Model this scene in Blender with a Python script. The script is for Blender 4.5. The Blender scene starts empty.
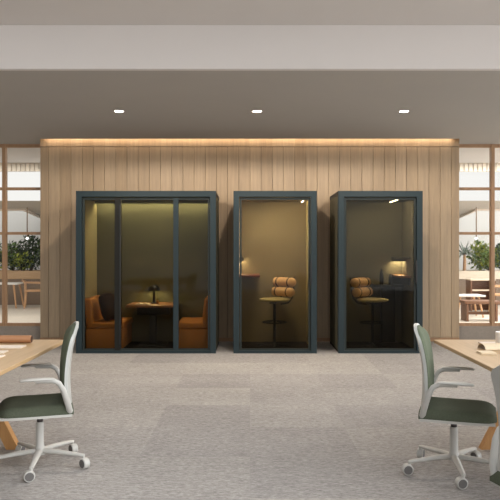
import bpy, bmesh, math, random
from mathutils import Vector, Matrix
random.seed(7)
S = bpy.context.scene
COL = S.collection
PI = math.pi
F = 665.0            # focal length in pixels for a 500 px wide frame
H = 1.4              # camera height

# ------------------------------------------------------------------ helpers
class MB:
    """collects shapes into one mesh"""
    def __init__(s): s.bm = bmesh.new()
    def _xf(s, vs, mtx):
        if mtx is not None:
            bmesh.ops.transform(s.bm, matrix=mtx, verts=vs)
    def box(s, x0, x1, y0, y1, z0, z1, mtx=None, bev=0, seg=2):
        r = bmesh.ops.create_cube(s.bm, size=1.0)
        vs = r['verts']
        for v in vs:
            v.co = Vector(((x0+x1)/2+v.co.x*(x1-x0), (y0+y1)/2+v.co.y*(y1-y0), (z0+z1)/2+v.co.z*(z1-z0)))
        if bev > 0:
            es = list({e for v in vs for e in v.link_edges})
            rb = bmesh.ops.bevel(s.bm, geom=es, offset=bev, segments=seg, affect='EDGES', profile=0.5)
            vs = list({v for f in rb['faces'] for v in f.verts} | {v for v in vs if v.is_valid})
        s._xf(vs, mtx); return s
    def tube(s, pts, rad, n=10, cap=True, flat=1.0, up=None):
        """swept tube along points; rad scalar or list; flat squashes the second axis"""
        pts = [Vector(p) for p in pts]
        if not isinstance(rad, (list, tuple)): rad = [rad]*len(pts)
        rings = []
        prev = Vector(up) if up else None
        for i, p in enumerate(pts):
            if i == 0: t = pts[1]-p
            elif i == len(pts)-1: t = p-pts[i-1]
            else: t = (pts[i+1]-p).normalized()+(p-pts[i-1]).normalized()
            t.normalize()
            if prev is None:
                prev = Vector((0,0,1)) if abs(t.z) < .9 else Vector((1,0,0))
            a = prev - t*prev.dot(t)
            if a.length < 1e-5: a = t.orthogonal()
            a.normalize(); b = t.cross(a); prev = a
            rings.append([s.bm.verts.new(p + a*(math.cos(2*PI*k/n)*rad[i]*flat) + b*(math.sin(2*PI*k/n)*rad[i])) for k in range(n)])
        for i in range(len(rings)-1):
            for k in range(n):
                s.bm.faces.new((rings[i][k], rings[i][(k+1)%n], rings[i+1][(k+1)%n], rings[i+1][k]))
        if cap:
            s.bm.faces.new(list(reversed(rings[0]))); s.bm.faces.new(rings[-1])
        return s
    def lathe(s, prof, n=24, c=(0,0,0), mtx=None):
        c = Vector(c); rings = []; allv = []
        for r, z in prof:
            if r < 1e-5:
                v = s.bm.verts.new(c+Vector((0,0,z))); rings.append([v]); allv.append(v)
            else:
                rg = [s.bm.verts.new(c+Vector((r*math.cos(2*PI*k/n), r*math.sin(2*PI*k/n), z))) for k in range(n)]
                rings.append(rg); allv += rg
        for a, b in zip(rings, rings[1:]):
            for k in range(n):
                if len(a) == 1 and len(b) == 1: continue
                if len(a) == 1: s.bm.faces.new((a[0], b[(k+1)%n], b[k]))
                elif len(b) == 1: s.bm.faces.new((a[k], a[(k+1)%n], b[0]))
                else: s.bm.faces.new((a[k], a[(k+1)%n], b[(k+1)%n], b[k]))
        s._xf(allv, mtx); return s
    def prism(s, pts, z0, z1, mtx=None):
        lo = [s.bm.verts.new((x, y, z0)) for x, y in pts]; hi = [s.bm.verts.new((x, y, z1)) for x, y in pts]
        n = len(pts)
        s.bm.faces.new(list(reversed(lo))); s.bm.faces.new(hi)
        for k in range(n): s.bm.faces.new((lo[k], lo[(k+1)%n], hi[(k+1)%n], hi[k]))
        s._xf(lo+hi, mtx); return s
    def grid(s, fn, nu, nv, thick=None):
        """surface fn(u,v)->front point ; with thick fn2 the rear surface closes the solid"""
        A = [[s.bm.verts.new(fn(i/nu, j/nv)) for j in range(nv+1)] for i in range(nu+1)]
        for i in range(nu):
            for j in range(nv): s.bm.faces.new((A[i][j], A[i+1][j], A[i+1][j+1], A[i][j+1]))
        if thick:
            B = [[s.bm.verts.new(thick(i/nu, j/nv)) for j in range(nv+1)] for i in range(nu+1)]
            for i in range(nu):
                for j in range(nv): s.bm.faces.new((B[i][j], B[i][j+1], B[i+1][j+1], B[i+1][j]))
            for i in range(nu):
                s.bm.faces.new((A[i][0], B[i][0], B[i+1][0], A[i+1][0]))
                s.bm.faces.new((A[i][nv], A[i+1][nv], B[i+1][nv], B[i][nv]))
            for j in range(nv):
                s.bm.faces.new((A[0][j], A[0][j+1], B[0][j+1], B[0][j]))
                s.bm.faces.new((A[nu][j], B[nu][j], B[nu][j+1], A[nu][j+1]))
        return s
    def build(s, name, m, parent=None, smooth=True, ang=38, subsurf=0, loc=None):
        bm = s.bm
        bmesh.ops.recalc_face_normals(bm, faces=bm.faces)
        if smooth:
            for f in bm.faces: f.smooth = True
            for e in bm.edges:
                if len(e.link_faces) == 2 and e.calc_face_angle(0) > math.radians(ang): e.smooth = False
        me = bpy.data.meshes.new(name); bm.to_mesh(me); bm.free()
        me.materials.append(m)
        o = bpy.data.objects.new(name, me); COL.objects.link(o)
        if parent: o.parent = parent
        if loc: o.location = loc
        if subsurf:
            md = o.modifiers.new('sub', 'SUBSURF'); md.levels = subsurf; md.render_levels = subsurf
        return o

def tag(o, label, cat, group=None):
    o['label'] = label; o['category'] = cat
    if group: o['group'] = group
    return o
def thing(name, label, cat, loc=(0,0,0), rz=0, group=None):
    o = bpy.data.objects.new(name, None); COL.objects.link(o)
    o.empty_display_size = .1
    o.location = loc; o.rotation_euler = (0,0,rz)
    return tag(o, label, cat, group)
def structure(o): o['kind'] = 'structure'; return o
def dup(root, loc, rz, label):
    r = root.copy(); COL.objects.link(r); r.location = loc; r.rotation_euler = (0,0,rz); r['label'] = label
    for ch in list(root.children):
        c = ch.copy(); COL.objects.link(c); c.parent = r
        for g in list(ch.children):
            d = g.copy(); COL.objects.link(d); d.parent = c
    return r

# ------------------------------------------------------------------ materials
def srgb(r, g, b):
    f = lambda c: c/12.92 if c <= .04045 else ((c+.055)/1.055)**2.4
    return (f(r/255), f(g/255), f(b/255), 1)
def nodes(name):
    m = bpy.data.materials.new(name); m.use_nodes = True
    nt = m.node_tree; return m, nt, nt.nodes['Principled BSDF']
def mix(nt, fac, a, b, blend='MIX'):
    n = nt.nodes.new('ShaderNodeMix'); n.data_type = 'RGBA'; n.blend_type = blend
    for sock, v in ((n.inputs[0], fac), (n.inputs[6], a), (n.inputs[7], b)):
        if isinstance(v, bpy.types.NodeSocket): nt.links.new(v, sock)
        else: sock.default_value = v
    return n.outputs[2]
def coords(nt, scale=(1,1,1), kind='Object'):
    t = nt.nodes.new('ShaderNodeTexCoord'); mp = nt.nodes.new('ShaderNodeMapping')
    mp.inputs['Scale'].default_value = scale
    nt.links.new(t.outputs[kind], mp.inputs[0]); return mp.outputs[0]
def noise(nt, co, scale=5, detail=3, rough=.6):
    n = nt.nodes.new('ShaderNodeTexNoise'); n.inputs['Scale'].default_value = scale
    n.inputs['Detail'].default_value = detail; n.inputs['Roughness'].default_value = rough
    nt.links.new(co, n.inputs['Vector']); return n.outputs['Fac']
def ramp(nt, v, a=0.3, b=0.7):
    n = nt.nodes.new('ShaderNodeMapRange'); n.inputs[1].default_value = a; n.inputs[2].default_value = b
    nt.links.new(v, n.inputs[0]); return n.outputs[0]
def bump(nt, p, h, strength=.2, dist=.01):
    b = nt.nodes.new('ShaderNodeBump'); b.inputs['Strength'].default_value = strength; b.inputs['Distance'].default_value = dist
    nt.links.new(h, b.inputs['Height']); nt.links.new(b.outputs[0], p.inputs['Normal'])
def plain(name, c, rough=.5, metal=0, var=.08, scale=6, spec=.5, bmp=0, bscale=80):
    m, nt, p = nodes(name)
    co = coords(nt)
    d = tuple(x*(1-var) for x in c[:3])+(1,); l = tuple(min(1, x*(1+var)) for x in c[:3])+(1,)
    nt.links.new(mix(nt, ramp(nt, noise(nt, co, scale)), d, l), p.inputs['Base Color'])
    p.inputs['Roughness'].default_value = rough; p.inputs['Metallic'].default_value = metal
    p.inputs['Specular IOR Level'].default_value = spec
    if bmp: bump(nt, p, noise(nt, co, bscale, 2), bmp, .004)
    return m
def fabric(name, c, var=.18, sc=140, rough=.95, bmp=.25):
    m, nt, p = nodes(name)
    co = coords(nt)
    w = noise(nt, co, sc, 2, .7); l = noise(nt, co, 7, 3)
    d = tuple(x*(1-var) for x in c[:3])+(1,); li = tuple(min(1, x*(1+var)) for x in c[:3])+(1,)
    a = mix(nt, ramp(nt, w), d, li)
    nt.links.new(mix(nt, ramp(nt, l, .3, .8), a, d), p.inputs['Base Color'])
    p.inputs['Roughness'].default_value = rough; p.inputs['Specular IOR Level'].default_value = .2
    if bmp: bump(nt, p, w, bmp, .003)
    return m
def wood(name, c1, c2, axis='X', sc=3.0, rough=.5, plank=None):
    m, nt, p = nodes(name)
    s = {'X': (.7, 14, 14), 'Y': (14, .7, 14), 'Z': (14, 14, .7)}[axis]
    co = coords(nt, s)
    g = noise(nt, co, sc, 5, .65)
    fine = noise(nt, coords(nt, tuple(q*5 for q in s)), sc, 2, .6)
    col = mix(nt, ramp(nt, g, .3, .72), c1, c2)
    col = mix(nt, .22, col, mix(nt, ramp(nt, fine, .3, .7), c1, c2))
    if plank:
        t = nt.nodes.new('ShaderNodeTexCoord'); sp = nt.nodes.new('ShaderNodeSeparateXYZ')
        nt.links.new(t.outputs['Object'], sp.inputs[0])
        d = nt.nodes.new('ShaderNodeMath'); d.operation = 'DIVIDE'; d.inputs[1].default_value = plank
        fl = nt.nodes.new('ShaderNodeMath'); fl.operation = 'FLOOR'
        nt.links.new(sp.outputs[0], d.inputs[0]); nt.links.new(d.outputs[0], fl.inputs[0])
        wn = nt.nodes.new('ShaderNodeTexWhiteNoise'); wn.noise_dimensions = '1D'
        nt.links.new(fl.outputs[0], wn.inputs['W'])
        col = mix(nt, ramp(nt, wn.outputs['Value'], -1.2, 1.6), mix(nt, 1.0, col, (.80,.78,.75,1), 'MULTIPLY'), mix(nt, .10, col, (1,.92,.8,1)))
    nt.links.new(col, p.inputs['Base Color'])
    p.inputs['Roughness'].default_value = rough
    bump(nt, p, g, .08, .004)
    return m
def emit(name, c, s):
    m = bpy.data.materials.new(name); m.use_nodes = True; nt = m.node_tree
    nt.nodes.clear(); o = nt.nodes.new('ShaderNodeOutputMaterial'); e = nt.nodes.new('ShaderNodeEmission')
    e.inputs[0].default_value = c; e.inputs[1].default_value = s; nt.links.new(e.outputs[0], o.inputs[0]); return m
def glass(name, tint, refl=.5, rough=.02):
    m = bpy.data.materials.new(name); m.use_nodes = True; nt = m.node_tree
    nt.nodes.clear(); o = nt.nodes.new('ShaderNodeOutputMaterial')
    t = nt.nodes.new('ShaderNodeBsdfTransparent'); t.inputs[0].default_value = tint
    g = nt.nodes.new('ShaderNodeBsdfGlossy'); g.inputs['Roughness'].default_value = rough
    fr = nt.nodes.new('ShaderNodeFresnel'); fr.inputs[0].default_value = 1.45
    mu = nt.nodes.new('ShaderNodeMath'); mu.operation = 'MULTIPLY'; mu.inputs[1].default_value = refl
    mx = nt.nodes.new('ShaderNodeMixShader')
    nt.links.new(fr.outputs[0], mu.inputs[0]); nt.links.new(mu.outputs[0], mx.inputs[0])
    nt.links.new(t.outputs[0], mx.inputs[1]); nt.links.new(g.outputs[0], mx.inputs[2]); nt.links.new(mx.outputs[0], o.inputs[0])
    return m
def carpet(name):
    m, nt, p = nodes(name)
    co = coords(nt)
    t = nt.nodes.new('ShaderNodeTexCoord')
    # per-tile tone
    vm = nt.nodes.new('ShaderNodeVectorMath'); vm.operation = 'DIVIDE'; vm.inputs[1].default_value = (.75, .75, 1)
    fl = nt.nodes.new('ShaderNodeVectorMath'); fl.operation = 'FLOOR'
    wn = nt.nodes.new('ShaderNodeTexWhiteNoise'); wn.noise_dimensions = '2D'
    nt.links.new(t.outputs['Object'], vm.inputs[0]); nt.links.new(vm.outputs[0], fl.inputs[0]); nt.links.new(fl.outputs[0], wn.inputs['Vector'])
    streak = noise(nt, coords(nt, (7, 42, 1)), 1.0, 4, .75)
    fine = noise(nt, coords(nt, (26, 110, 1)), 1.0, 3, .8)
    big = noise(nt, coords(nt, (.5, 1.3, 1)), 1.0, 3, .6)
    a = srgb(124, 119, 114); b = srgb(200, 194, 189)
    col = mix(nt, ramp(nt, streak, .28, .72), a, b)
    col2 = mix(nt, ramp(nt, fine, .3, .7), srgb(84, 80, 76), srgb(236, 230, 224))
    col = mix(nt, .5, col, col2)
    col = mix(nt, ramp(nt, wn.outputs['Value'], -.1, 1.0), mix(nt, 1.0, col, (.82,.82,.84,1), 'MULTIPLY'), col)
    col = mix(nt, ramp(nt, big, .35, .65), mix(nt, 1.0, col, (.88,.88,.88,1), 'MULTIPLY'), col)
    nt.links.new(col, p.inputs['Base Color'])
    p.inputs['Roughness'].default_value = 1; p.inputs['Specular IOR Level'].default_value = .1
    bump(nt, p, fine, .7, .012)
    return m

M = {}
M['carpet'] = carpet('heathered_carpet')
M['upper'] = plain('upper_plaster_lit', srgb(212, 207, 203), .9, var=.015, scale=1.2)  # lit copy of the one white plaster, brightness put into the colour
M['ceiling'] = plain('ceiling_plaster_shaded', srgb(172, 166, 158), .9, var=.015, scale=1.2)  # same white plaster, darkened to put the lower ceiling's shade into its colour
M['bulkhead'] = plain('bulkhead_plaster_lit', srgb(214, 208, 204), .9, var=.015, scale=1.2)  # same plaster again, front light put into the colour
M['wallwood'] = wood('oak_planks', srgb(152, 127, 97), srgb(184, 156, 120), 'Z', 2.2, .55, plank=.1712)
M['walldark'] = plain('groove_shadow_board', srgb(70, 52, 36), .8)
M['framewood'] = wood('window_frame_oak', srgb(148, 112, 80), srgb(176, 138, 102), 'Z', 3, .5)
M['teal'] = plain('teal_powder_coat', srgb(28, 42, 46), .55, var=.05, scale=3, spec=.35)
M['tealdark'] = plain('dark_door_profile', srgb(38, 44, 42), .5, var=.05, spec=.3)
M['podside'] = fabric('pod_side_felt', srgb(112, 106, 86))
M['podgreen'] = fabric('pod_green_felt', srgb(106, 103, 78), .04, sc=30, bmp=0)
M['podbeige'] = fabric('pod_tan_felt', srgb(146, 132, 106), .04, sc=30, bmp=0)
M['podgrey'] = fabric('pod_grey_felt', srgb(114, 109, 92), .04, sc=30, bmp=0)
M['podcream'] = fabric('pod_cream_felt', srgb(186, 172, 128), .04, sc=30, bmp=0)
M['podfloor'] = fabric('pod_dark_carpet', srgb(48, 40, 34), .2)
M['podglass'] = glass('smoked_glass', (.62, .59, .51, 1), .35)
M['podglass3'] = glass('smoked_glass_grey', (.58, .55, .48, 1), .35)
M['clear'] = glass('clear_glass', (.96, .97, .97, 1), .2)
M['led'] = emit('led_warm', (1, .96, .74, 1), 55)
M['led2'] = emit('led_warm_soft', (1, .88, .66, 1), 30)
M['panel2'] = emit('pod_panel_warm', (1, .90, .70, 1), 210)
M['panel3'] = emit('pod_panel_dim', (1, .92, .74, 1), 115)
M['fill1'] = emit('pod_fill_soft', (1, .90, .70, 1), 70)  # unseen glow panel added to brighten the benches in the wide pod
M['shelfled'] = emit('shelf_led', (1, .88, .62, 1), 75)
M['doorpost'] = plain('black_door_post', srgb(26, 25, 20), .5, spec=.25)
M['plinth'] = fabric('plinth_grey', srgb(150, 139, 128), .1, 40)
M['cove'] = emit('cove_led', (1, .76, .52, 1), 13.5)
M['spotface'] = emit('downlight_face', (1, .93, .84, 1), 14)
M['orange'] = fabric('orange_upholstery', srgb(216, 146, 78), .12)
M['pillow'] = fabric('dark_pillow_cloth', srgb(58, 40, 32), .3, 60)
M['pwood'] = wood('warm_tabletop', srgb(150, 98, 58), srgb(184, 128, 84), 'X', 3, .4)
M['black'] = plain('black_metal', srgb(24, 24, 24), .5)
M['white_metal'] = plain('light_grey_metal', srgb(186, 183, 177), .45, var=.03)
M['shell'] = plain('light_grey_shell', srgb(182, 182, 177), .5, var=.02, scale=3)
M['green'] = fabric('dark_green_fabric', srgb(84, 89, 74), .16)
M['greenback'] = fabric('sage_green_fabric', srgb(100, 107, 89), .14)
M['hub'] = plain('caster_hub_grey', srgb(98, 94, 92), .6)
M['dark'] = plain('dark_collar', srgb(60, 52, 50), .5)
M['oak'] = wood('table_oak', srgb(166, 134, 95), srgb(190, 158, 117), 'Y', 2.2, .45)
M['oakleg'] = wood('table_leg_oak', srgb(178, 128, 76), srgb(202, 154, 98), 'Z', 3, .5)
M['leather'] = plain('tan_leather', srgb(168, 118, 80), .55, var=.12, scale=5)
M['leatherdark'] = plain('dark_brown_edge', srgb(78, 52, 36), .6)
M['paper'] = plain('paper_white', srgb(226, 211, 196), .7, var=.03)
M['cream'] = plain('cream_card', srgb(222, 202, 172), .7, var=.04)
M['ceramic'] = plain('white_ceramic', srgb(238, 232, 226), .25, var=.02)
M['bolster'] = fabric('peach_bolster', srgb(236, 192, 142), .10)
M['olive'] = fabric('olive_seat', srgb(182, 168, 122), .12)
M['strap'] = plain('dark_leather_strap', srgb(58, 34, 24), .5)
M['redbrown'] = plain('red_brown_counter', srgb(122, 62, 46), .5)
M['darkdesk'] = plain('dark_counter', srgb(36, 32, 28), .45)
M['floor2'] = plain('pale_floor', srgb(206, 196, 182), .6, var=.06, scale=.8)
M['plaster2'] = plain('far_plaster', srgb(214, 208, 200), .9, var=.03, scale=.7)
M['fascia'] = emit('fascia_painted_glow', (1, .97, .93, 1), .85)  # white fascia that emits to look brightly lit, no lamp behind it
M['slat'] = wood('pale_slats', srgb(226, 214, 196), srgb(240, 230, 214), 'Z', 3, .6)
M['beamgrey'] = plain('grey_soffit', srgb(176, 168, 158), .9, var=.03, scale=1)
M['planter'] = wood('planter_oak', srgb(170, 134, 96), srgb(196, 162, 122), 'X', 3, .6)
M['planterpale'] = wood('planter_pale', srgb(214, 196, 172), srgb(232, 216, 194), 'X', 3, .6)
M['counterfront'] = plain('brown_panel', srgb(132, 112, 94), .7, var=.06, scale=2)
M['soil'] = plain('soil', srgb(50, 40, 30), .95, var=.3, scale=30)
M['leaf'] = plain('dark_leaf', srgb(48, 64, 30), .5, var=.35, scale=9)
M['leaf2'] = plain('lime_leaf', srgb(140, 148, 44), .5, var=.3, scale=9)
M['leaf3'] = plain('mid_leaf', srgb(88, 110, 44), .5, var=.3, scale=9)
M['leafgrey'] = plain('grey_green_leaf', srgb(112, 122, 104), .5, var=.25, scale=9)
M['stem'] = plain('stem_brown', srgb(92, 72, 50), .8)
M['pendant'] = emit('pendant_globe', (1, .97, .92, 1), 2.2)
M['whitetop'] = plain('white_tabletop', srgb(232, 226, 218), .4, var=.03)
M['chairwood'] = wood('chair_beech', srgb(186, 140, 98), srgb(208, 164, 122), 'Z', 4, .5)
M['cabinet'] = wood('walnut_panel', srgb(104, 70, 50), srgb(130, 92, 66), 'X', 3, .5)
M['bulb'] = emit('lamp_bulb', (1, .90, .50, 1), 260)

# ------------------------------------------------------------------ camera
cam = bpy.data.cameras.new('camera'); cam.sensor_width = 36; cam.lens = F/500*36
cam.clip_start = .05; cam.clip_end = 100
co = bpy.data.objects.new('camera', cam); COL.objects.link(co)
co.location = (0, 0, H); co.rotation_euler = (PI/2, 0, 0)
S.camera = co

# ------------------------------------------------------------------ the setting
WALL = 10.18; GLZ = 10.40; CEIL = 3.05; SX = 9.0
structure(MB().box(-SX, SX, -5, 10.32, -.12, 0).build('floor', M['carpet'], smooth=False))
structure(MB().box(-SX, SX, 10.32, 20, -.12, -.002).build('floor_beyond', M['floor2'], smooth=False))
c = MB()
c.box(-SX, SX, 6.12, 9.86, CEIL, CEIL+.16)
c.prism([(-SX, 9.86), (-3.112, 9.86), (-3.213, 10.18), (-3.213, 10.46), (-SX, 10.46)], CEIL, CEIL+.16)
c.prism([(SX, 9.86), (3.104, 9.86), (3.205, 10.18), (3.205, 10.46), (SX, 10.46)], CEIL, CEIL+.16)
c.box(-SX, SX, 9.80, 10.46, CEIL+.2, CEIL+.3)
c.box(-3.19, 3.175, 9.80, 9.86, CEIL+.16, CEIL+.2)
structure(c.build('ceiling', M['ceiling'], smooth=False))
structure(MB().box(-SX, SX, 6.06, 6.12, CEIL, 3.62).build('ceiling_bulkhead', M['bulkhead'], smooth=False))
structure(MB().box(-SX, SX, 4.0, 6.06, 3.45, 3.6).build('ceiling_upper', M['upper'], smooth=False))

# plank wall
w = MB(); PW = .1712
n = 38; x0 = -3.213
edges = [x0]
k = math.floor(x0/PW)+1
while k*PW < 3.2: edges.append(k*PW); k += 1
edges.append(3.205)
for a, b in zip(edges, edges[1:]):
    if b-a < .03: continue
    w.box(a+.0022, b-.0022, WALL, WALL+.03, .06, 2.975, bev=.0025, seg=1)
wall = structure(w.build('wall_back', M['wallwood'], smooth=False))
structure(MB().box(-3.213, 3.205, WALL+.02, WALL+.2, 0, CEIL+.2).build('wall_core', M['walldark'], wall, smooth=False))
structure(MB().box(-3.213, 3.205, WALL, WALL+.03, 2.985, CEIL+.2).build('wall_head_panel', M['wallwood'], wall, smooth=False))
structure(MB().box(-3.213, 3.205, WALL-.006, WALL+.03, 0, .058).build('baseboard_back', M['framewood'], smooth=False))
# cove strip hidden in the ceiling slot
cv = MB().box(-3.13, 3.10, 10.115, 10.135, CEIL+.052, CEIL+.064)
tag(cv.build('cove_light', M['cove'], smooth=False), 'warm linear light glowing in the ceiling slot along the top of the timber wall', 'light')

# glazed screens left and right of the wall
def glazed(name, xs, xa, xb):
    root = bpy.data.objects.new(name, None); COL.objects.link(root); structure(root)
    f = MB()
    zs = [(CEIL-.045, CEIL), (H+60*GLZ/F, H+62.6*GLZ/F), (H+15.2*GLZ/F, H+17.8*GLZ/F), (.205, .25)]
    zs = [(CEIL-.05, CEIL), (2.335, 2.378), (1.638, 1.682), (.215, .26)]
    for z0, z1 in zs: f.box(xa, xb, GLZ-.03, GLZ+.03, z0, z1)
    f.build('window_rail', M['framewood'], root, smooth=False)
    for x in xs:
        MB().box(x-.028, x+.028, GLZ-.045, GLZ+.045, .19, CEIL, bev=.003, seg=1).build('window_mullion', M['framewood'], root, smooth=False)
    g = MB().box(xa, xb, GLZ-.004, GLZ+.004, .25, CEIL-.04)
    g.build('window_pane', M['clear'], root, smooth=False)
    k = MB().box(xa, xb, GLZ-.06, GLZ+.06, 0, .215)
    k.build('window_plinth', M['plinth'], root, smooth=False)
    return root
glazed('window_1', [-3.835-i*.62 for i in range(6)], -SX, -3.213)
glazed('window_2', [3.785+i*.62 for i in range(6)], 3.205, SX)

# ------------------------------------------------------------------ downlights
def downlight(x, label):
    t = thing('ceiling_downlight', label, 'light', (x, 7.9, CEIL), 0, 'recessed downlights in the lower ceiling')
    MB().lathe([(.064, .012), (.064, -.004), (.056, -.006), (.052, .012)], 28).build('trim_ring', M['ceiling'], t)
    MB().lathe([(0, -.003), (.053, -.003), (.053, .004), (0, .004)], 28).build('lens', M['spotface'], t)
    l = bpy.data.lights.new('downlight', 'SPOT'); l.energy = DOWN; l.color = (1, .89, .77)
    l.spot_size = math.radians(172); l.spot_blend = .15; l.shadow_soft_size = .05
    o = bpy.data.objects.new('downlight_lamp', l); COL.objects.link(o); o.location = (x, 7.9, CEIL-.02)
    return t
DOWN = 122
downlight(-1.556, 'small round ceiling downlight above the wide left pod')
downlight(.083, 'small round ceiling downlight above the middle pod')
downlight(1.83, 'small round ceiling downlight above the right pod')

# ------------------------------------------------------------------ pods
PF, PB, PH = 9.0, 10.0, 2.20
def pod(x0, x1, wallmat, leftmat, rightmat, gl, mull, label, led=None, glow=None, valance=False):
    cx = (x0+x1)/2; W = (x1-x0)/2
    t = thing('meeting_pod', label, 'office pod', (cx, PF, 0), 0, 'office pods against the timber wall')
    fr = MB(); T = .078
    fr.box(-W, -W+T, 0, .10, 0, PH); fr.box(W-T, W, 0, .10, 0, PH)
    fr.box(-W+T, W-T, 0, .10, PH-T, PH); fr.box(-W+T, W-T, 0, .10, 0, .035)
    fr.build('frame', M['teal'], t, smooth=False)
    for s in (-1, 1):
        a, b = sorted((s*W*1.0-s*.004, s*W-s*.012))
        MB().box(a, b, .10, .112, 0, PH-.004).build('frame_seam', M['shell'], t, smooth=False)
    r = MB(); r.box(-W, W, .112, 1.0, PH-.05, PH); r.build('roof', M['black'], t, smooth=False)
    for s in (-1, 1):
        a, b = sorted((s*W-s*.005, s*(W-.03)))
        MB().box(a, b, .112, 1.0, .03, PH-.05).build('side_panel', M['podside'], t, smooth=False)
        a, b = sorted((s*(W-.03), s*(W-.068)))
        MB().box(a, b, .105, .97, .03, PH-.07).build('side_lining', leftmat if s < 0 else rightmat, t, smooth=False)
    MB().box(-W+.005, W-.005, .97, 1.0, .03, PH-.05).build('back_panel', M['podside'], t, smooth=False)
    MB().box(-W+.068, W-.068, .945, .97, .03, PH-.07).build('back_lining', wallmat, t, smooth=False)
    MB().box(-W+.03, W-.03, .105, .94, PH-.085, PH-.06).build('inner_ceiling', wallmat, t, smooth=False)
    MB().box(-W+.005, W-.005, .10, 1.0, 0, .03).build('inner_floor', M['podfloor'], t, smooth=False)
    # door / glazing
    I = W-T; zt = PH-T-.012; zb = .035
    d = MB(); q = .026
    d.box(-I+.006, -I+q+.006, .03, .07, zb, zt); d.box(I-q-.006, I-.006, .03, .07, zb, zt)
    d.box(-I+q+.006, I-q-.006, .03, .07, zt-q, zt); d.box(-I+q+.006, I-q-.006, .03, .07, zb, zb+q)
    d.build('door_frame', M['tealdark'], t, smooth=False)
    xs = [-I+q] + [v for a, b, mm in mull for v in (a-cx, b-cx)] + [I-q]
    for i in range(0, len(xs), 2):
        MB().box(xs[i], xs[i+1], .046, .054, zb+q*.5, zt-q*.5).build('glass_pane', gl, t, smooth=False)
    for a, b, mm in mull:
        MB().box(a-cx, b-cx, .022, .078, zb, zt, bev=.003, seg=1).build('mullion', mm, t, smooth=False)
    if valance:
        MB().box(-W+.07, W-.07, 9.80-PF, 9.812-PF, PH-.115, PH-.085).build('valance', wallmat, t, smooth=False)
    if glow:
        MB().box(-.18, .18, .28, .36, PH-.092, PH-.085).build('ceiling_panel', glow, t, smooth=False)
    h = MB()
    if led:
        for (a, b, y0, y1) in led:
            h.box(a-cx, b-cx, y0, y1, PH-.094, PH-.0852)
        h.build('led_strip', M['led'] if wallmat is M['podgreen'] else M['led2'], t, smooth=False)
    return t
def pxX(px, D): return (px-250)*D/F
P1 = (-2.357, -.463); P2 = (-.2246, .904); P3 = (1.1975, 2.338)
p1 = pod(*P1, M['podgreen'], M['podcream'], M['podgreen'], M['podglass'],
    [(pxX(114.6, 9.03), pxX(120.8, 9.03), M['doorpost']), (pxX(173.2, 9.03), pxX(178.4, 9.03), M['teal'])],
    'wide dark teal three-pane meeting pod with two orange benches inside, leftmost of three',
    led=[(-2.25, -.56, .835, .86)], valance=True, glow=M['fill1'])  # glow is an added fill panel
MB().box(pxX(119.3, 9)+1.41, pxX(120.6, 9)+1.41, .0, .024, .12, 2.02, bev=.003, seg=1).build('door_handle', M['black'], p1)
p2 = pod(*P2, M['podbeige'], M['podbeige'], M['podcream'], M['podglass'], [],
    'narrow dark teal single-pane phone pod in the middle, tan-lined with an olive stool inside',
    led=[(.765, .775, .6, .9)], glow=M['panel2'])
MB().box(.485-.012, .485+.012, -.012, .03, .95, 1.25, bev=.004, seg=1).build('door_handle', M['black'], p2)
p3 = pod(*P3, M['podgrey'], M['podgrey'], M['podgrey'], M['podglass3'], [],
    'narrow dark teal single-pane phone pod on the right with grey lining and dark counter',
    led=[(2.08, 2.092, .35, .9)], glow=M['panel3'])
MB().box(.485-.012, .485+.012, -.012, .03, .95, 1.25, bev=.004, seg=1).build('door_handle', M['black'], p3)

# --- benches in the wide pod
def bench(x_wall, x_edge, label):
    s = 1 if x_edge > x_wall else -1; L = abs(x_edge-x_wall)
    t = thing('upholstered_bench', label, 'bench', (x_wall, 9.16, .03), 0, 'orange benches in the wide pod')
    def bx(a, b, *r, **k):
        a, b = sorted((s*a, s*b)); return MB().box(a, b, *r, **k)
    bx(.02, L-.02, .01, .75, .0, .285, bev=.02).build('base', M['orange'], t)
    bx(.10, L, 0, .76, .285, .37, bev=.025, seg=3).build('seat_cushion', M['orange'], t)
    k = MB(); k.box(-.055, .055, 0, .76, 0, .42, bev=.03, seg=3,
        mtx=Matrix.Translation((s*.085, 0, .285)) @ Matrix.Rotation(-s*math.radians(6), 4, 'Y'))
    k.build('backrest', M['orange'], t)
    return t
bench(-2.288, -1.74, 'orange upholstered bench at the left of the wide pod, with a dark pillow')
bench(-.532, -1.02, 'orange upholstered bench at the right of the wide pod, partly behind the mullion')
pl = MB()
def pil(u, v, sgn):
    a = (u-.5)*2; b = (v-.5)*2
    t = max(0, (1-a**4)*(1-b**4))**.6*.075
    return Vector((sgn*t, a*.2*(1-.08*b*b), b*.2*(1-.08*a*a)))
pl.grid(lambda u, v: pil(u, v, 1), 12, 12)
pl.grid(lambda u, v: pil(u, v, -1), 12, 12)
bmesh.ops.remove_doubles(pl.bm, verts=pl.bm.verts, dist=1e-4)
o = pl.build('throw_pillow', M['pillow'], loc=(-2.0, 9.40, .60), ang=180); o.rotation_euler = (0, math.radians(-14), math.radians(-14))
tag(o, 'dark brown throw pillow leaning on the left orange bench', 'pillow')

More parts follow.
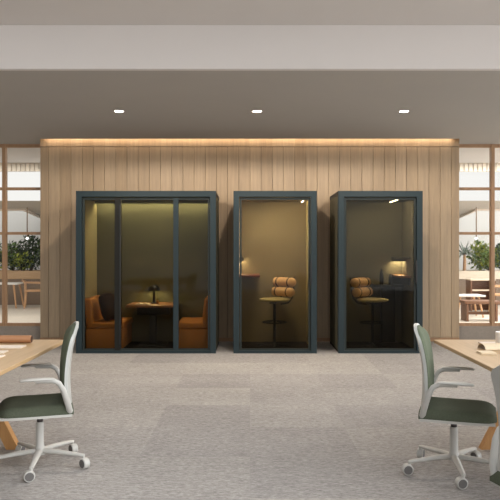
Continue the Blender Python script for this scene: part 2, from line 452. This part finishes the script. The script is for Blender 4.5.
# --- small table in the wide pod
t = thing('pod_table', 'small wooden table with rounded top between the two orange benches', 'table', (-1.40, 9.62, .03))
pts = []
for cx_, cy_, a0 in ((.30, .28, 0), (-.30, .28, 90), (-.30, -.26, 180), (.30, -.26, 270)):
    for i in range(7):
        a = math.radians(a0+i*15); pts.append((cx_*1.0+.05*math.cos(a), cy_+.05*math.sin(a)*.9))
MB().prism(pts, .565, .59).build('tabletop', M['pwood'], t)
MB().box(-.22, .24, -.10, .12, .44, .563, bev=.01).build('apron', M['black'], t)
MB().box(-.05, .05, -.05, .05, .02, .45, bev=.01).build('pedestal', M['black'], t)
MB().box(-.2, .2, -.16, .16, 0, .02, bev=.004).build('base_plate', M['black'], t)
TZ = .62
t = thing('table_lamp', 'dark mushroom table lamp glowing on the pod table', 'lamp', (pxX(154, 9.72), 9.72, TZ))
MB().lathe([(0, 0), (.05, 0), (.05, .012), (.018, .02), (.018, .185), (0, .185)], 20).build('stem', M['black'], t)
MB().lathe([(0, .272), (.03, .269), (.058, .256), (.078, .234), (.088, .206), (.089, .186), (.084, .186), (.082, .206), (.072, .231), (.054, .249), (.028, .261), (0, .263)], 28).build('lamp_shade', M['black'], t)
MB().lathe([(0, .188), (.02, .19), (.026, .203), (.018, .222), (0, .226)], 16).build('bulb', M['bulb'], t)
o = MB().lathe([(0, 0), (.017, 0), (.019, .035), (.013, .05), (.013, .055), (0, .055)], 16).build('small_jar', M['pwood'], loc=(pxX(157.5, 9.64), 9.64, TZ))
tag(o, 'tiny amber jar beside the lamp on the pod table', 'jar')
bk = MB()
for s in (-1, 1):
    bk.grid(lambda u, v: Vector((s*u*.10, (v-.5)*.15, .014*math.sin(PI*min(1, u*1.15+.0))*.8+.006)), 8, 2,
            lambda u, v: Vector((s*u*.10, (v-.5)*.15, 0)))
o = bk.build('open_book', M['paper'], loc=(pxX(143, 9.55), 9.55, TZ)); tag(o, 'open white book lying on the pod table left of the lamp', 'book')

# --- stools and counters in the phone pods
def stool(label):
    t = thing('counter_stool', label, 'stool', (0, 0, .03), 0, 'cushioned stools in the phone pods')
    pr = [(0, .63), (.12, .632), (.19, .64), (.215, .656), (.21, .672), (.17, .684), (0, .69)]
    sc = MB().lathe(pr, 32, mtx=Matrix.Diagonal((1.05, 1, 1, 1)))
    sc.build('seat', M['olive'], t)
    for i, (x, z) in enumerate(((-.185, .765), (-.215, .905))):
        pts, rr = [], []
        for k in range(25):
            a = (k/24-.5)*2
            pts.append((x + .03*(a*a)*1.0, a*.20, z)); rr.append(.068*(max(.15, 1-abs(a)**14))**.5)
        b = MB().tube(pts, rr, 18, up=(0, 0, 1)); bo = b.build('back_cushion', M['bolster'], t)
        for yy in (-.11, .11):
            a = yy/.20
            st = MB().tube([(x+.03*a*a, yy-.011, z), (x+.03*a*a, yy+.011, z)], .0705, 20, up=(0,0,1))
            st.build('strap', M['strap'], bo)
    bf = MB()
    for yy in (-.11, .11):
        bf.tube([(-.02, yy, .60), (-.17, yy, .61), (-.255, yy, .68), (-.285, yy, .80), (-.305, yy, .98)], .011, 8)
    bf.build('back_frame', M['black'], t)
    MB().tube([(0, 0, .03), (0, 0, .605)], .02, 14).build('column', M['black'], t)
    rg = MB()
    pts = [(.17*math.cos(2*PI*k/28), .17*math.sin(2*PI*k/28), .34) for k in range(29)]
    rg.tube(pts, .009, 8)
    for a in (0, PI/2, PI, 3*PI/2): rg.tube([(.17*math.cos(a), .17*math.sin(a), .34), (.015*math.cos(a), .015*math.sin(a), .36)], .007, 6)
    rg.build('foot_ring', M['black'], t)
    for k in range(4):
        a = PI/4+k*PI/2
        MB().tube([(.015*math.cos(a), .015*math.sin(a), .045), (.24*math.cos(a), .24*math.sin(a), .012)], [.016, .011], 8).build('base_leg', M['black'], t)
    return t
st = stool('olive stool with peach bolster back in the middle pod')
st.location = (pxX(274.5, 9.55), 9.52, .03); st.rotation_euler = (0, 0, PI+math.radians(44))
st2 = dup(st, (pxX(372.5, 9.45), 9.45, .03), math.radians(-44), 'stool with peach bolster back in the right pod, beside the dark counter')

def counter(name, label, x0, x1, y0, y1, z, m):
    t = thing(name, label, 'counter', ((x0+x1)/2, (y0+y1)/2, 0))
    a = (x1-x0)/2; b = (y1-y0)/2
    MB().box(-a, a, -b, b, z-.03, z, bev=.006).build('counter_top', m, t)
    return t, a, b
xl = P2[0]+.068
t, a, b = counter('wall_counter', 'narrow red-brown wall counter at the left of the middle pod', xl, pxX(260, 9.5), 9.32, 9.944, 1.045, M['redbrown'])
MB().box(-a, -a+.03, -b+.05, b-.05, .90, 1.015).build('bracket', M['black'], t)
xr = P3[1]-.068
t, a, b = counter('wall_counter', 'pale wall counter under the glowing light at the right of the right pod', xr-.165, xr, 9.36, 9.944, 1.035, M['pwood'])
MB().box(a-.03, a, -b+.05, b-.05, .90, 1.005).build('bracket', M['black'], t)
def shelf_light(x0, x1, label):
    t = thing('shelf_light', label, 'light', ((x0+x1)/2, 9.66, 1.27), 0, 'shelf lights in the phone pods')
    a = (x1-x0)/2
    MB().box(-a, a, -.25, .284, 0, .03, bev=.004, seg=1).build('housing', M['podgrey'], t)
    MB().box(-a, a, .02, .035, -.035, 0).build('front_lip', M['podgrey'], t)
    MB().box(-a, -a+.012, .035, .284, -.035, 0).build('side_lip', M['podgrey'], t)
    MB().box(-a+.015, a-.015, .12, .26, -.004, 0).build('diffuser', M['shelfled'], t, smooth=False)
shelf_light(xl, xl+.07, 'small shelf light above the red-brown counter in the middle pod')
shelf_light(xr-.16, xr, 'small shelf light glowing above the pale counter in the right pod')
t = thing('side_desk', 'dark counter desk standing behind the stool in the right pod', 'desk', (pxX(384, 9.75), 9.78, .03))
MB().box(-.165, .27, -.15, .15, .83, .865, bev=.006).build('desktop', M['darkdesk'], t)
MB().box(-.04, .16, -.06, .06, .02, .83, bev=.006).build('pedestal', M['darkdesk'], t)
MB().box(-.12, .22, -.13, .13, 0, .02, bev=.004).build('base_plate', M['darkdesk'], t)
def bottle(px, D, hgt, label):
    s = hgt/.2
    o = MB().lathe([(0, 0), (.028, 0), (.031, .01), (.031, .13*s), (.024, .16*s), (.013, .175*s), (.014, .2*s), (0, .2*s)], 18).build('black_bottle', M['black'], loc=(pxX(px, D), D, .895))
    tag(o, label, 'bottle')
bottle(381.5, 9.72, .23, 'taller black bottle on the dark counter in the right pod, left one')
bottle(390.5, 9.70, .16, 'shorter black bottle on the dark counter in the right pod, nearer the wall light')

# ------------------------------------------------------------------ task chair
def make_chair(label):
    t = thing('task_chair', label, 'chair', (0,0,0), 0, 'task chairs at the oak tables')
    def hw(z):     # half width of the back at height z
        return .205+.022*((z-.62)/.3)**2
    def bx(z):     # centre line of shell front surface (x, back is negative)
        k = (z-.40)/.54
        return -.172 - .045*k*k + .018*math.sin(PI*min(1, max(0, k*1.1)))
    Z0, Z1 = .392, .925
    def shell(u, v, off, w, za, zb):
        z = za+(zb-za)*v; yy = (u-.5)*2
        rc = 1.0
        d = (zb-z)/(.09); 
        if d < 1: rc = (1-(1-d)**2*.5)
        d2 = (z-za)/(.07)
        if d2 < 1: rc *= (1-(1-d2)**2*.10)
        y = yy*(hw(z)+w)*rc
        # rounded top: lower at the corners
        z2 = z - .025*(abs(yy)**4)*v**6
        return Vector((bx(z)+off+.030*(y/.22)**2, y, z2))
    b = MB().grid(lambda u, v: shell(u, v, -.012, .006, Z0, Z1), 16, 16, lambda u, v: shell(u, v, -.030, .004, Z0, Z1))
    b.build('back_shell', M['shell'], t, ang=50)
    b = MB().grid(lambda u, v: shell(u, v, .026*(1-((u-.5)*2)**8)*(1-((v-.5)*2)**10)-.006, -.006,   .425, .915), 18, 18,
                  lambda u, v: shell(u, v, -.011, -.006,   .425, .915))
    b.build('back_cushion', M['greenback'], t, ang=60)
    # seat: waterfall cushion
    def seat(u, v, up):
        x = -.20+.452*u; y = (v-.5)*2
        w = .225*(1-.10*max(0, u-.55)**2*4)
        if u > .86: w *= math.sqrt(max(.05, 1-((u-.86)/.14)**2*.45))
        e = (1-abs(y)**8)**.5
        f = (1-max(0, (u-.72)/.28)**2.4)**.6 if u < 1 else 0
        r = (1-max(0, (.12-u)/.12)**2)**.5
        dish = .010*math.sin(PI*min(1, u*1.1))*(1-y*y)
        th = .062*(.30+.70*e*f*(.5+.5*r)) - dish
        return Vector((x, y*w, .370+th if up else .370))
    MB().grid(lambda u, v: seat(u, v, True), 20, 18, lambda u, v: seat(u, v, False)).build('seat', M['green'], t, ang=60)
    # pan under the seat
    def pan(u, v, z):
        x = -.192+.434*u; y = (v-.5)*2*.229*(1-.10*max(0, u-.55)**2*4)
        return Vector((x, y, z))
    MB().grid(lambda u, v: pan(u, v, .372), 14, 10, lambda u, v: pan(u, v, .357)).build('seat_pan', M['white_metal'], t, ang=50)
    for s in (-1, 1):
        a = MB().tube([(-.178, s*.212, .385), (-.165, s*.245, .44), (-.135, s*.268, .535), (-.11, s*.272, .579), (-.075, s*.272, .597), (-.02, s*.272, .600), (.03, s*.272, .600)],
                      [.020, .020, .018, .017, .017, .017, .014], 12, flat=.8)
        ar = a.build('armrest', M['white_metal'], t, ang=60)
        MB().tube([(-.085, s*.272, .607), (-.05, s*.272, .609), (.06, s*.272, .609), (.11, s*.272, .607), (.122, s*.272, .605)], [.016, .024, .026, .022, .012], 14, flat=.38, up=(0,0,1)).build('arm_pad', M['white_metal'] if s < 0 else M['white_metal'], ar, ang=60)
    # column and mechanism
    MB().box(-.11, .10, -.06, .06, .328, .358, bev=.012).build('tilt_mechanism', M['white_metal'], t)
    MB().lathe([(.019, .255), (.019, .335), (0, .335)], 18).build('gas_lift', M['dark'], t)
    MB().lathe([(0, .075), (.034, .075), (.036, .10), (.029, .125), (.0255, .14), (.0255, .285), (.0, .285)], 22).build('column', M['white_metal'], t)
    for k in range(5):
        a = math.radians(k*72); ca, sa = math.cos(a), math.sin(a)
        MB().tube([(.015*ca, .015*sa, .098), (.12*ca, .12*sa, .096), (.28*ca, .28*sa, .084), (.305*ca, .305*sa, .080)], [.022, .020, .015, .013], 10, flat=.8, up=(0,0,1)).build('base_arm', M['white_metal'], t)
        # caster: fork + wheel + hub caps, swivelled
        sw = a+math.radians([15, 60, -20, 35, 80][k]); wx, wy = math.cos(sw), math.sin(sw)
        px, py = .30*ca, .30*sa
        cxp, cyp = px+.012*wy, py-.012*wx
        def wheel(r, h, b=.004):
            m = Matrix.Translation((cxp, cyp, .034)) @ Matrix.Rotation(sw, 4, 'Z') @ Matrix.Rotation(PI/2, 4, 'Y')
            return MB().lathe([(0, -h), (r-b, -h), (r, -h+b), (r, h-b), (r-b, h), (0, h)], 22, mtx=m)
        cb = wheel(.034, .021).build('caster', M['white_metal'], t)
        wheel(.0275, .0222, .002).build('caster_hub', M['hub'], cb)
        MB().tube([(px, py, .085), (px, py, .055)], .010, 10).build('caster_stem', M['white_metal'], cb)
    return t
def yaw(fx, fy): return math.atan2(fy, fx)
ch1 = make_chair('light grey task chair with green seat at the left oak table')
ch1.location = (-1.365, 4.32, 0); ch1.rotation_euler = (0, 0, yaw(-.95, -.31))
ch2 = dup(ch1, (1.288, 4.20, 0), yaw(.945, -.325), 'whole light grey task chair with green seat at the right oak table')
ch3 = dup(ch1, (1.325, 2.81, 0), yaw(.96, .28), 'task chair cut off by the right edge of the photo, showing its pale back shell')
ARMREF = (ch1, ch2)
# rotate the star bases of each copy by turning their own parts
def spin_base(chair, ang):
    for c_ in chair.children:
        if c_.name.split('.')[0] in ('base_arm', 'caster'):
            c_.rotation_euler = (0, 0, ang)
spin_base(ch1, math.radians(-82)-ch1.rotation_euler.z)
spin_base(ch2, math.radians(263)-ch2.rotation_euler.z)

# ------------------------------------------------------------------ oak tables
def table(label, s):
    D0, D1 = 2.1, 4.90; xe = 1.355; wd = 1.42
    t = thing('oak_table', label, 'table', (s*(xe+wd/2), (D0+D1)/2, 0), 0, 'oak work tables')
    L = (D1-D0)/2
    top = MB(); top.box(-wd/2, wd/2, -L, L, .715, .74, bev=.003, seg=1); top.build('tabletop', M['oak'], t, smooth=False)
    for ey in (L-.21, -L+.21):
        for sx in (-1, 1):
            q = MB()
            q.prism([(-.035, -.03), (.035, -.03), (.035, .03), (-.035, .03)], 0, 1)
            for v in q.bm.verts:
                z = v.co.z
                v.co = Vector((v.co.x*(1.25 - .2*z) + sx*(.40-.36*z), v.co.y+ey, z*.712))
            q.build('leg', M['oakleg'], t, smooth=False)
        MB().box(-.14, .14, ey-.035, ey+.035, .675, .714, bev=.004, seg=1).build('leg_bracket', M['oakleg'], t, smooth=False)
    MB().box(-.03, .03, -L+.24, L-.24, .66, .71).build('beam', M['oakleg'], t, smooth=False)
    return t
table('pale oak table with splayed legs at the left, tan leather roll on top', -1)
table('pale oak table with splayed legs at the right, white mug on top', 1)
TT = .7405
# left table items
t = thing('leather_roll', 'tan leather roll lying near the far edge of the left oak table', 'roll', (pxX(31.5, 4.72), 4.72, TT))
MB().tube([(-.62, 0, .027), (-.012, 0, .027), (0, 0, .027)], [.027, .027, .024], 22).build('outer_wrap', M['leather'], t)
MB().tube([(-.004, 0, .027), (.004, 0, .027)], .021, 18).build('rolled_end', M['leatherdark'], t)
def booklet(px, D, w, d, h, label, rz, right=True, m='paper'):
    x = pxX(px, D)
    t = thing('notebook', label, 'notebook', (x, D, TT), rz)
    a, b = (-w, 0) if right else (0, w)
    MB().box(a, b, -d/2, d/2, 0, h*.25, bev=.001, seg=1).build('cover', M['cream'], t, smooth=False)
    MB().box(a+.003, b-.003, -d/2+.003, d/2-.003, h*.25, h, bev=.0012, seg=1).build('pages', M[m], t, smooth=False)
booklet(24, 4.50, .32, .12, .009, 'white notebook nearest the leather roll on the left table', 0)
booklet(6.5, 4.27, .28, .10, .008, 'white notebook between two others on the left table', math.radians(2))
booklet(3.0, 4.09, .26, .09, .008, 'white notebook nearest the green chair on the left table', math.radians(-3))
# right table items
t = thing('mug', 'white mug standing on the right oak table', 'mug', (1.735, 4.57, TT))
MB().lathe([(0, .004), (.036, .004), (.042, 0), (.046, .004), (.047, .094), (.044, .097), (.042, .094), (.041, .012), (0, .01)], 28).build('cup', M['ceramic'], t)
MB().tube([(.044, .0, .078), (.07, 0, .078), (.08, 0, .06), (.078, 0, .035), (.06, 0, .02), (.044, 0, .02)], .006, 10).build('mug_handle', M['ceramic'], t)
ar = MB()
R1 = .036
ar.grid(lambda u, v: Vector((u*.34, -math.cos(PI*v)*.052, math.sin(PI*v)*R1+.002)), 2, 14, lambda u, v: Vector((u*.34, -math.cos(PI*v)*.0495, math.sin(PI*v)*(R1-.0025)+.0005)))
o = ar.build('curled_card', M['cream'], loc=(pxX(481.5, 4.42), 4.42, TT)); o.rotation_euler = (0, 0, math.radians(10))
tag(o, 'pale curled card arching on the right table in front of the mug', 'card')
o = MB().box(0, .30, 0, .12, 0, .006, bev=.001, seg=1).build('paper_sheets', M['paper'], loc=(pxX(480.5, 4.68), 4.62, TT), smooth=False)
tag(o, 'white paper sheets behind the curled card on the right table', 'paper')
booklet(478.5, 4.24, .10, .10, .012, 'small cream notebook at the front of the right table near the chair', 0, False, 'cream')

# ------------------------------------------------------------------ the space beyond the glazing
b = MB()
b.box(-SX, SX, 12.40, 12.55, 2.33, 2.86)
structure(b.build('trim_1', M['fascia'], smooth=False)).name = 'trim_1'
sl = MB()
x = -7.4
while x < 7.4:
    if abs(x) > 3.2: sl.box(x, x+.068, 12.37, 12.42, 2.865, 3.02)
    x += .085
structure(sl.build('trim_2', M['slat'], smooth=False))
structure(MB().box(-SX, SX, 12.40, 12.6, 2.86, 3.3).build('wall_lintel', M['plaster2'], smooth=False))
structure(MB().box(-SX, SX, 10.46, 12.6, 3.02, 3.3).build('ceiling_beyond', M['upper'], smooth=False))
so = MB().prism([(-SX, 12.56), (SX, 12.56), (SX, 15), (5.1, 15), (5.9, 18.8), (-5.9, 18.8), (-5.1, 15), (-SX, 15)], 2.33, 2.6)
structure(so.build('ceiling_soffit', M['beamgrey'], smooth=False))
e = MB()
for s in (-1, 1):
    e.box(min(s*SX, s*5.1), max(s*SX, s*5.1), 14.98, 15.04, 2.285, 2.60)
    L = math.hypot(.8, 3.8)
    e.box(0, L, -.03, .03, 2.285, 2.60, mtx=Matrix.Translation((s*5.1, 15, 0)) @ Matrix.Rotation(math.atan2(3.8, s*.8), 4, 'Z'))
structure(e.build('trim_3', M['paper'], smooth=False))
structure(MB().box(-SX, SX, 19.2, 19.4, -.1, 4.2).build('wall_far', M['plaster2'], smooth=False))
# pendants
def pendant(px, label):
    D = 14.5
    t = thing('pendant_lamp', label, 'lamp', (pxX(px, D), D, 1.62), 0, 'globe pendants beyond the glazing')
    MB().tube([(0, 0, .06), (0, 0, .71)], .013, 8).build('rod', M['stem'], t)
    MB().lathe([(0, .01), (.022, .014), (.032, .034), (.022, .055), (0, .061)], 16).build('globe', M['pendant'], t)
pendant(27.2, 'small white globe pendant on a rod beyond the left glazing')
pendant(476.3, 'small white globe pendant on a rod beyond the right glazing')
# planters
def planter(s, m, label):
    t = thing('planter_bench', label, 'planter', (s*5.8, 17.35, 0))
    MB().box(-2.8, 2.8, -.4, .4, 0, .66).build('front_panel', M['counterfront'] , t, smooth=False)
    r = MB(); r.box(-2.8, 2.8, -.44, -.36, .66, .87); r.box(-2.8, 2.8, .36, .44, .66, .87)
    r.box(-2.8, -2.72, -.36, .36, .66, .87); r.box(2.72, 2.8, -.36, .36, .66, .87)
    r.build('rim', m, t, smooth=False)
    MB().box(-2.72, 2.72, -.36, .36, .66, .82).build('soil', M['soil'], t, smooth=False)
planter(-1, M['planter'], 'long oak-capped planter full of shrubs beyond the left glazing')
planter(1, M['planterpale'], 'long pale-capped planter with plants beyond the right glazing')  # cap paled: the brighter light on this side is put into its colour
def shrub(px, D, h, w, mats, label, nl=260, name='shrub'):
    X = pxX(px, D)
    t = thing(name, label, 'plant', (X, D, .82), 0, 'shrubs in the planters')
    stx = MB()
    for k in range(7):
        a = k*.9; r = w*.55*random.random()
        stx.tube([(.02*math.cos(a), .02*math.sin(a), 0), (r*.5*math.cos(a), r*.5*math.sin(a), h*.4), (r*math.cos(a), r*math.sin(a), h*.75)], [.012, .009, .005], 5)
    stx.build('stem', M['stem'], t)
    for j, mm in enumerate(mats):
        lf = MB()
        for i in range(nl//len(mats)):
            while True:
                p = Vector((random.uniform(-1, 1), random.uniform(-1, 1), random.uniform(-1, 1)))
                if p.length < 1: break
            p = Vector((p.x*w*.62, p.y*.30, h*.52+p.z*h*.48))
            d = Vector((random.uniform(-1, 1), random.uniform(-1, 1), random.uniform(-.2, 1.1))).normalized()
            sd = d.cross(Vector((random.random(), random.random(), random.random()))).normalized()
            L = random.uniform(.07, .15); Wd = L*.22; nrm = d.cross(sd)
            v = [p, p+d*L*.5+sd*Wd+nrm*.01, p+d*L-nrm*.015, p+d*L*.5-sd*Wd+nrm*.01, p+d*L*.5-nrm*.004]
            q = [lf.bm.verts.new(c_) for c_ in v]
            lf.bm.faces.new((q[0], q[1], q[4])); lf.bm.faces.new((q[1], q[2], q[4])); lf.bm.faces.new((q[2], q[3], q[4])); lf.bm.faces.new((q[3], q[0], q[4]))
        lf.build('foliage', M[mm], t, ang=80)
shrub(-8, 17.30, .78, .62, ['leaf', 'leaf2'], 'bushy green shrub in the left planter, cut by the photo edge', 520)
shrub(13, 17.30, .78, .50, ['leaf', 'leaf3'], 'dark green shrub in the left planter beside the mullion', 520)
shrub(23, 17.25, .55, .44, ['leaf2', 'leaf'], 'low lime green shrub in front of taller dark ones in the left planter', 420)
shrub(31, 17.37, .95, .55, ['leaf', 'leaf'], 'tallest dark green shrub in the left planter, below the pendant', 560)
shrub(46, 17.30, .88, .56, ['leaf', 'leaf3'], 'dark green shrub in the left planter next to the timber wall', 460)
shrub(480, 17.30, .82, .48, ['leaf3', 'leaf2'], 'bright green shrub in the right planter below the pendant', 460)
shrub(489, 17.37, .64, .42, ['leaf2', 'leaf3'], 'lower yellow-green shrub in the right planter behind the mullion', 380)
shrub(503, 17.30, .74, .50, ['leaf3', 'leaf'], 'dark green shrub in the right planter at the photo edge', 460)
# spiky plant
t = thing('spiky_plant', 'grey-green spiky palm-like plant at the left end of the right planter', 'plant', (pxX(465, 17.2), 17.25, .82))
MB().tube([(0, 0, 0), (.01, 0, .30), (0, 0, .48)], [.05, .04, .03], 8).build('stem', M['chairwood'], t)
sp = MB()
for k in range(46):
    a = random.uniform(0, 2*PI); el = random.uniform(-.1, 1.3); L = random.uniform(.34, .56)
    dirv = Vector((math.cos(a)*math.cos(el), math.sin(a)*math.cos(el), math.sin(el)))
    p0 = Vector((0, 0, .46)); p1_ = p0+dirv*L*.55; p2_ = p0+dirv*L+Vector((0, 0, -.13*math.cos(el)))
    sp.tube([p0, p1_, p2_], [.012, .02, .002], 4, flat=.25, up=(0, 0, 1))
sp.build('leaves', M['leafgrey'], t)
# furniture beyond, left
def cafe_table(x, D, w, d, z, label):
    t = thing('cafe_table', label, 'table', (x, D, 0), 0, 'white tables beyond the glazing')
    MB().box(-w/2, w/2, -d/2, d/2, z-.03, z, bev=.006).build('tabletop', M['whitetop'], t)
    for sx in (-1, 1):
        for sy in (-1, 1):
            MB().tube([(sx*(w/2-.12), sy*(d/2-.1), z-.03), (sx*(w/2-.04), sy*(d/2-.04), 0)], [.026, .017], 8).build('leg', M['chairwood'], t)
cafe_table(pxX(21.5, 16.2)-.62, 16.2, 1.24, .6, .60, 'white table with wooden legs beyond the left glazing')
def wood_chair(x, D, rz, label):
    t = thing('wooden_chair', label, 'chair', (x, D, 0), rz, 'wooden chairs beyond the glazing')
    MB().box(-.22, .22, -.22, .22, .40, .44, bev=.015).build('seat', M['chairwood'], t)
    for sx in (-1, 1):
        for sy in (-1, 1):
            MB().tube([(sx*.19, sy*.19, .40), (sx*.22, sy*.23, 0)], [.02, .014], 8).build('leg', M['chairwood'], t)
        MB().tube([(-.2, sx*.22, .40), (-.21, sx*.24, .62), (.16, sx*.24, .60)], .016, 8).build('arm', M['chairwood'], t)
    MB().tube([(-.20, -.22, .62), (-.26, -.1, .66), (-.27, 0, .67), (-.26, .1, .66), (-.20, .22, .62)], .022, 8).build('back_rail', M['chairwood'], t)
    return t
wood_chair(pxX(33, 16.0), 16.1, math.radians(15), 'low wooden armchair beyond the left glazing')
cafe_table(pxX(-26, 14.6), 14.6, .9, .6, .66, 'white table beyond the left glazing, cut by the photo edge')
# furniture beyond, right
cafe_table(pxX(467, 14.0), 14.0, .62, .5, .46, 'low white table beyond the right glazing, near the timber wall')
t = thing('walnut_cabinet', 'open walnut cabinet with pale shelves beyond the right glazing', 'cabinet', (pxX(484.5, 15.3), 15.4, 0))
MB().box(-.34, .22, .14, .18, .0, .70).build('back', M['cabinet'], t, smooth=False)
for x in (-.34, .20):
    MB().box(x, x+.03, -.18, .14, 0, .70).build('side', M['cabinet'], t, smooth=False)
MB().box(-.34, .23, -.18, .18, .70, .73).build('top', M['planterpale'], t, smooth=False)
for z in (.22, .46): MB().box(-.31, .20, -.17, .14, z, z+.025).build('shelf', M['planterpale'], t, smooth=False)
t = thing('walnut_bench', 'low dark walnut bench beyond the right glazing', 'bench', (pxX(475, 13.4), 13.2, 0))
MB().box(-.33, .36, -.2, .2, .34, .40, bev=.01).build('seat', M['cabinet'], t)
for x in (-.29, .28): MB().box(x, x+.04, -.18, .18, 0, .34).build('leg', M['cabinet'], t)
MB().box(-.25, .28, -.02, .02, .12, .18).build('stretcher', M['cabinet'], t)
wood_chair(pxX(500, 14.6), 14.6, PI*.9, 'wooden armchair beyond the right glazing, at the photo edge')

# ------------------------------------------------------------------ light
WMAX = 4.6
for sgn, en in ((-1, 45), (1, 95)):  # fill lamps added to brighten the space beyond the glazing
    l = bpy.data.lights.new('soffit_fill', 'AREA'); l.shape = 'RECTANGLE'; l.size = 4; l.size_y = 1.8; l.energy = en; l.color = (1, .95, .88)
    l2 = bpy.data.lights.new('entry_fill', 'AREA'); l2.shape = 'RECTANGLE'; l2.size = 4; l2.size_y = 1.2; l2.energy = en*1.7; l2.color = (1, .95, .88)
    o2 = bpy.data.objects.new('entry_fill', l2); COL.objects.link(o2); o2.location = (sgn*5.6, 11.4, 3.0)
    o = bpy.data.objects.new('soffit_fill', l); COL.objects.link(o); o.location = (sgn*5.6, 13.7, 2.31)
wd = bpy.data.worlds.new('world'); S.world = wd; wd.use_nodes = True; nt = wd.node_tree; nt.nodes.clear()
tc = nt.nodes.new('ShaderNodeTexCoord'); sx = nt.nodes.new('ShaderNodeSeparateXYZ'); nt.links.new(tc.outputs['Generated'], sx.inputs[0])
mr = nt.nodes.new('ShaderNodeMapRange'); mr.inputs[1].default_value = -1; mr.inputs[2].default_value = 1
mr.inputs[1].default_value = -1.2; mr.inputs[2].default_value = 1.2
mr.inputs[3].default_value = .05; mr.inputs[4].default_value = 1
dp = nt.nodes.new('ShaderNodeVectorMath'); dp.operation = 'DOT_PRODUCT'; dp.inputs[1].default_value = (1, -.03, .05)
nt.links.new(tc.outputs['Generated'], dp.inputs[0]); nt.links.new(dp.outputs['Value'], mr.inputs[0])
bg = nt.nodes.new('ShaderNodeBackground'); bg.inputs[0].default_value = (.96, .985, 1, 1)
pw = nt.nodes.new('ShaderNodeMath'); pw.operation = 'POWER'; pw.inputs[1].default_value = 2.0
ml = nt.nodes.new('ShaderNodeMath'); ml.operation = 'MULTIPLY'; ml.inputs[1].default_value = WMAX
nt.links.new(mr.outputs[0], pw.inputs[0]); nt.links.new(pw.outputs[0], ml.inputs[0]); nt.links.new(ml.outputs[0], bg.inputs[1])
wo = nt.nodes.new('ShaderNodeOutputWorld'); nt.links.new(bg.outputs[0], wo.inputs[0])

S.view_settings.view_transform = 'Standard'; S.view_settings.look = 'None'
S.view_settings.gamma = 1; S.view_settings.use_curve_mapping = False
S.view_settings.exposure = 0.24
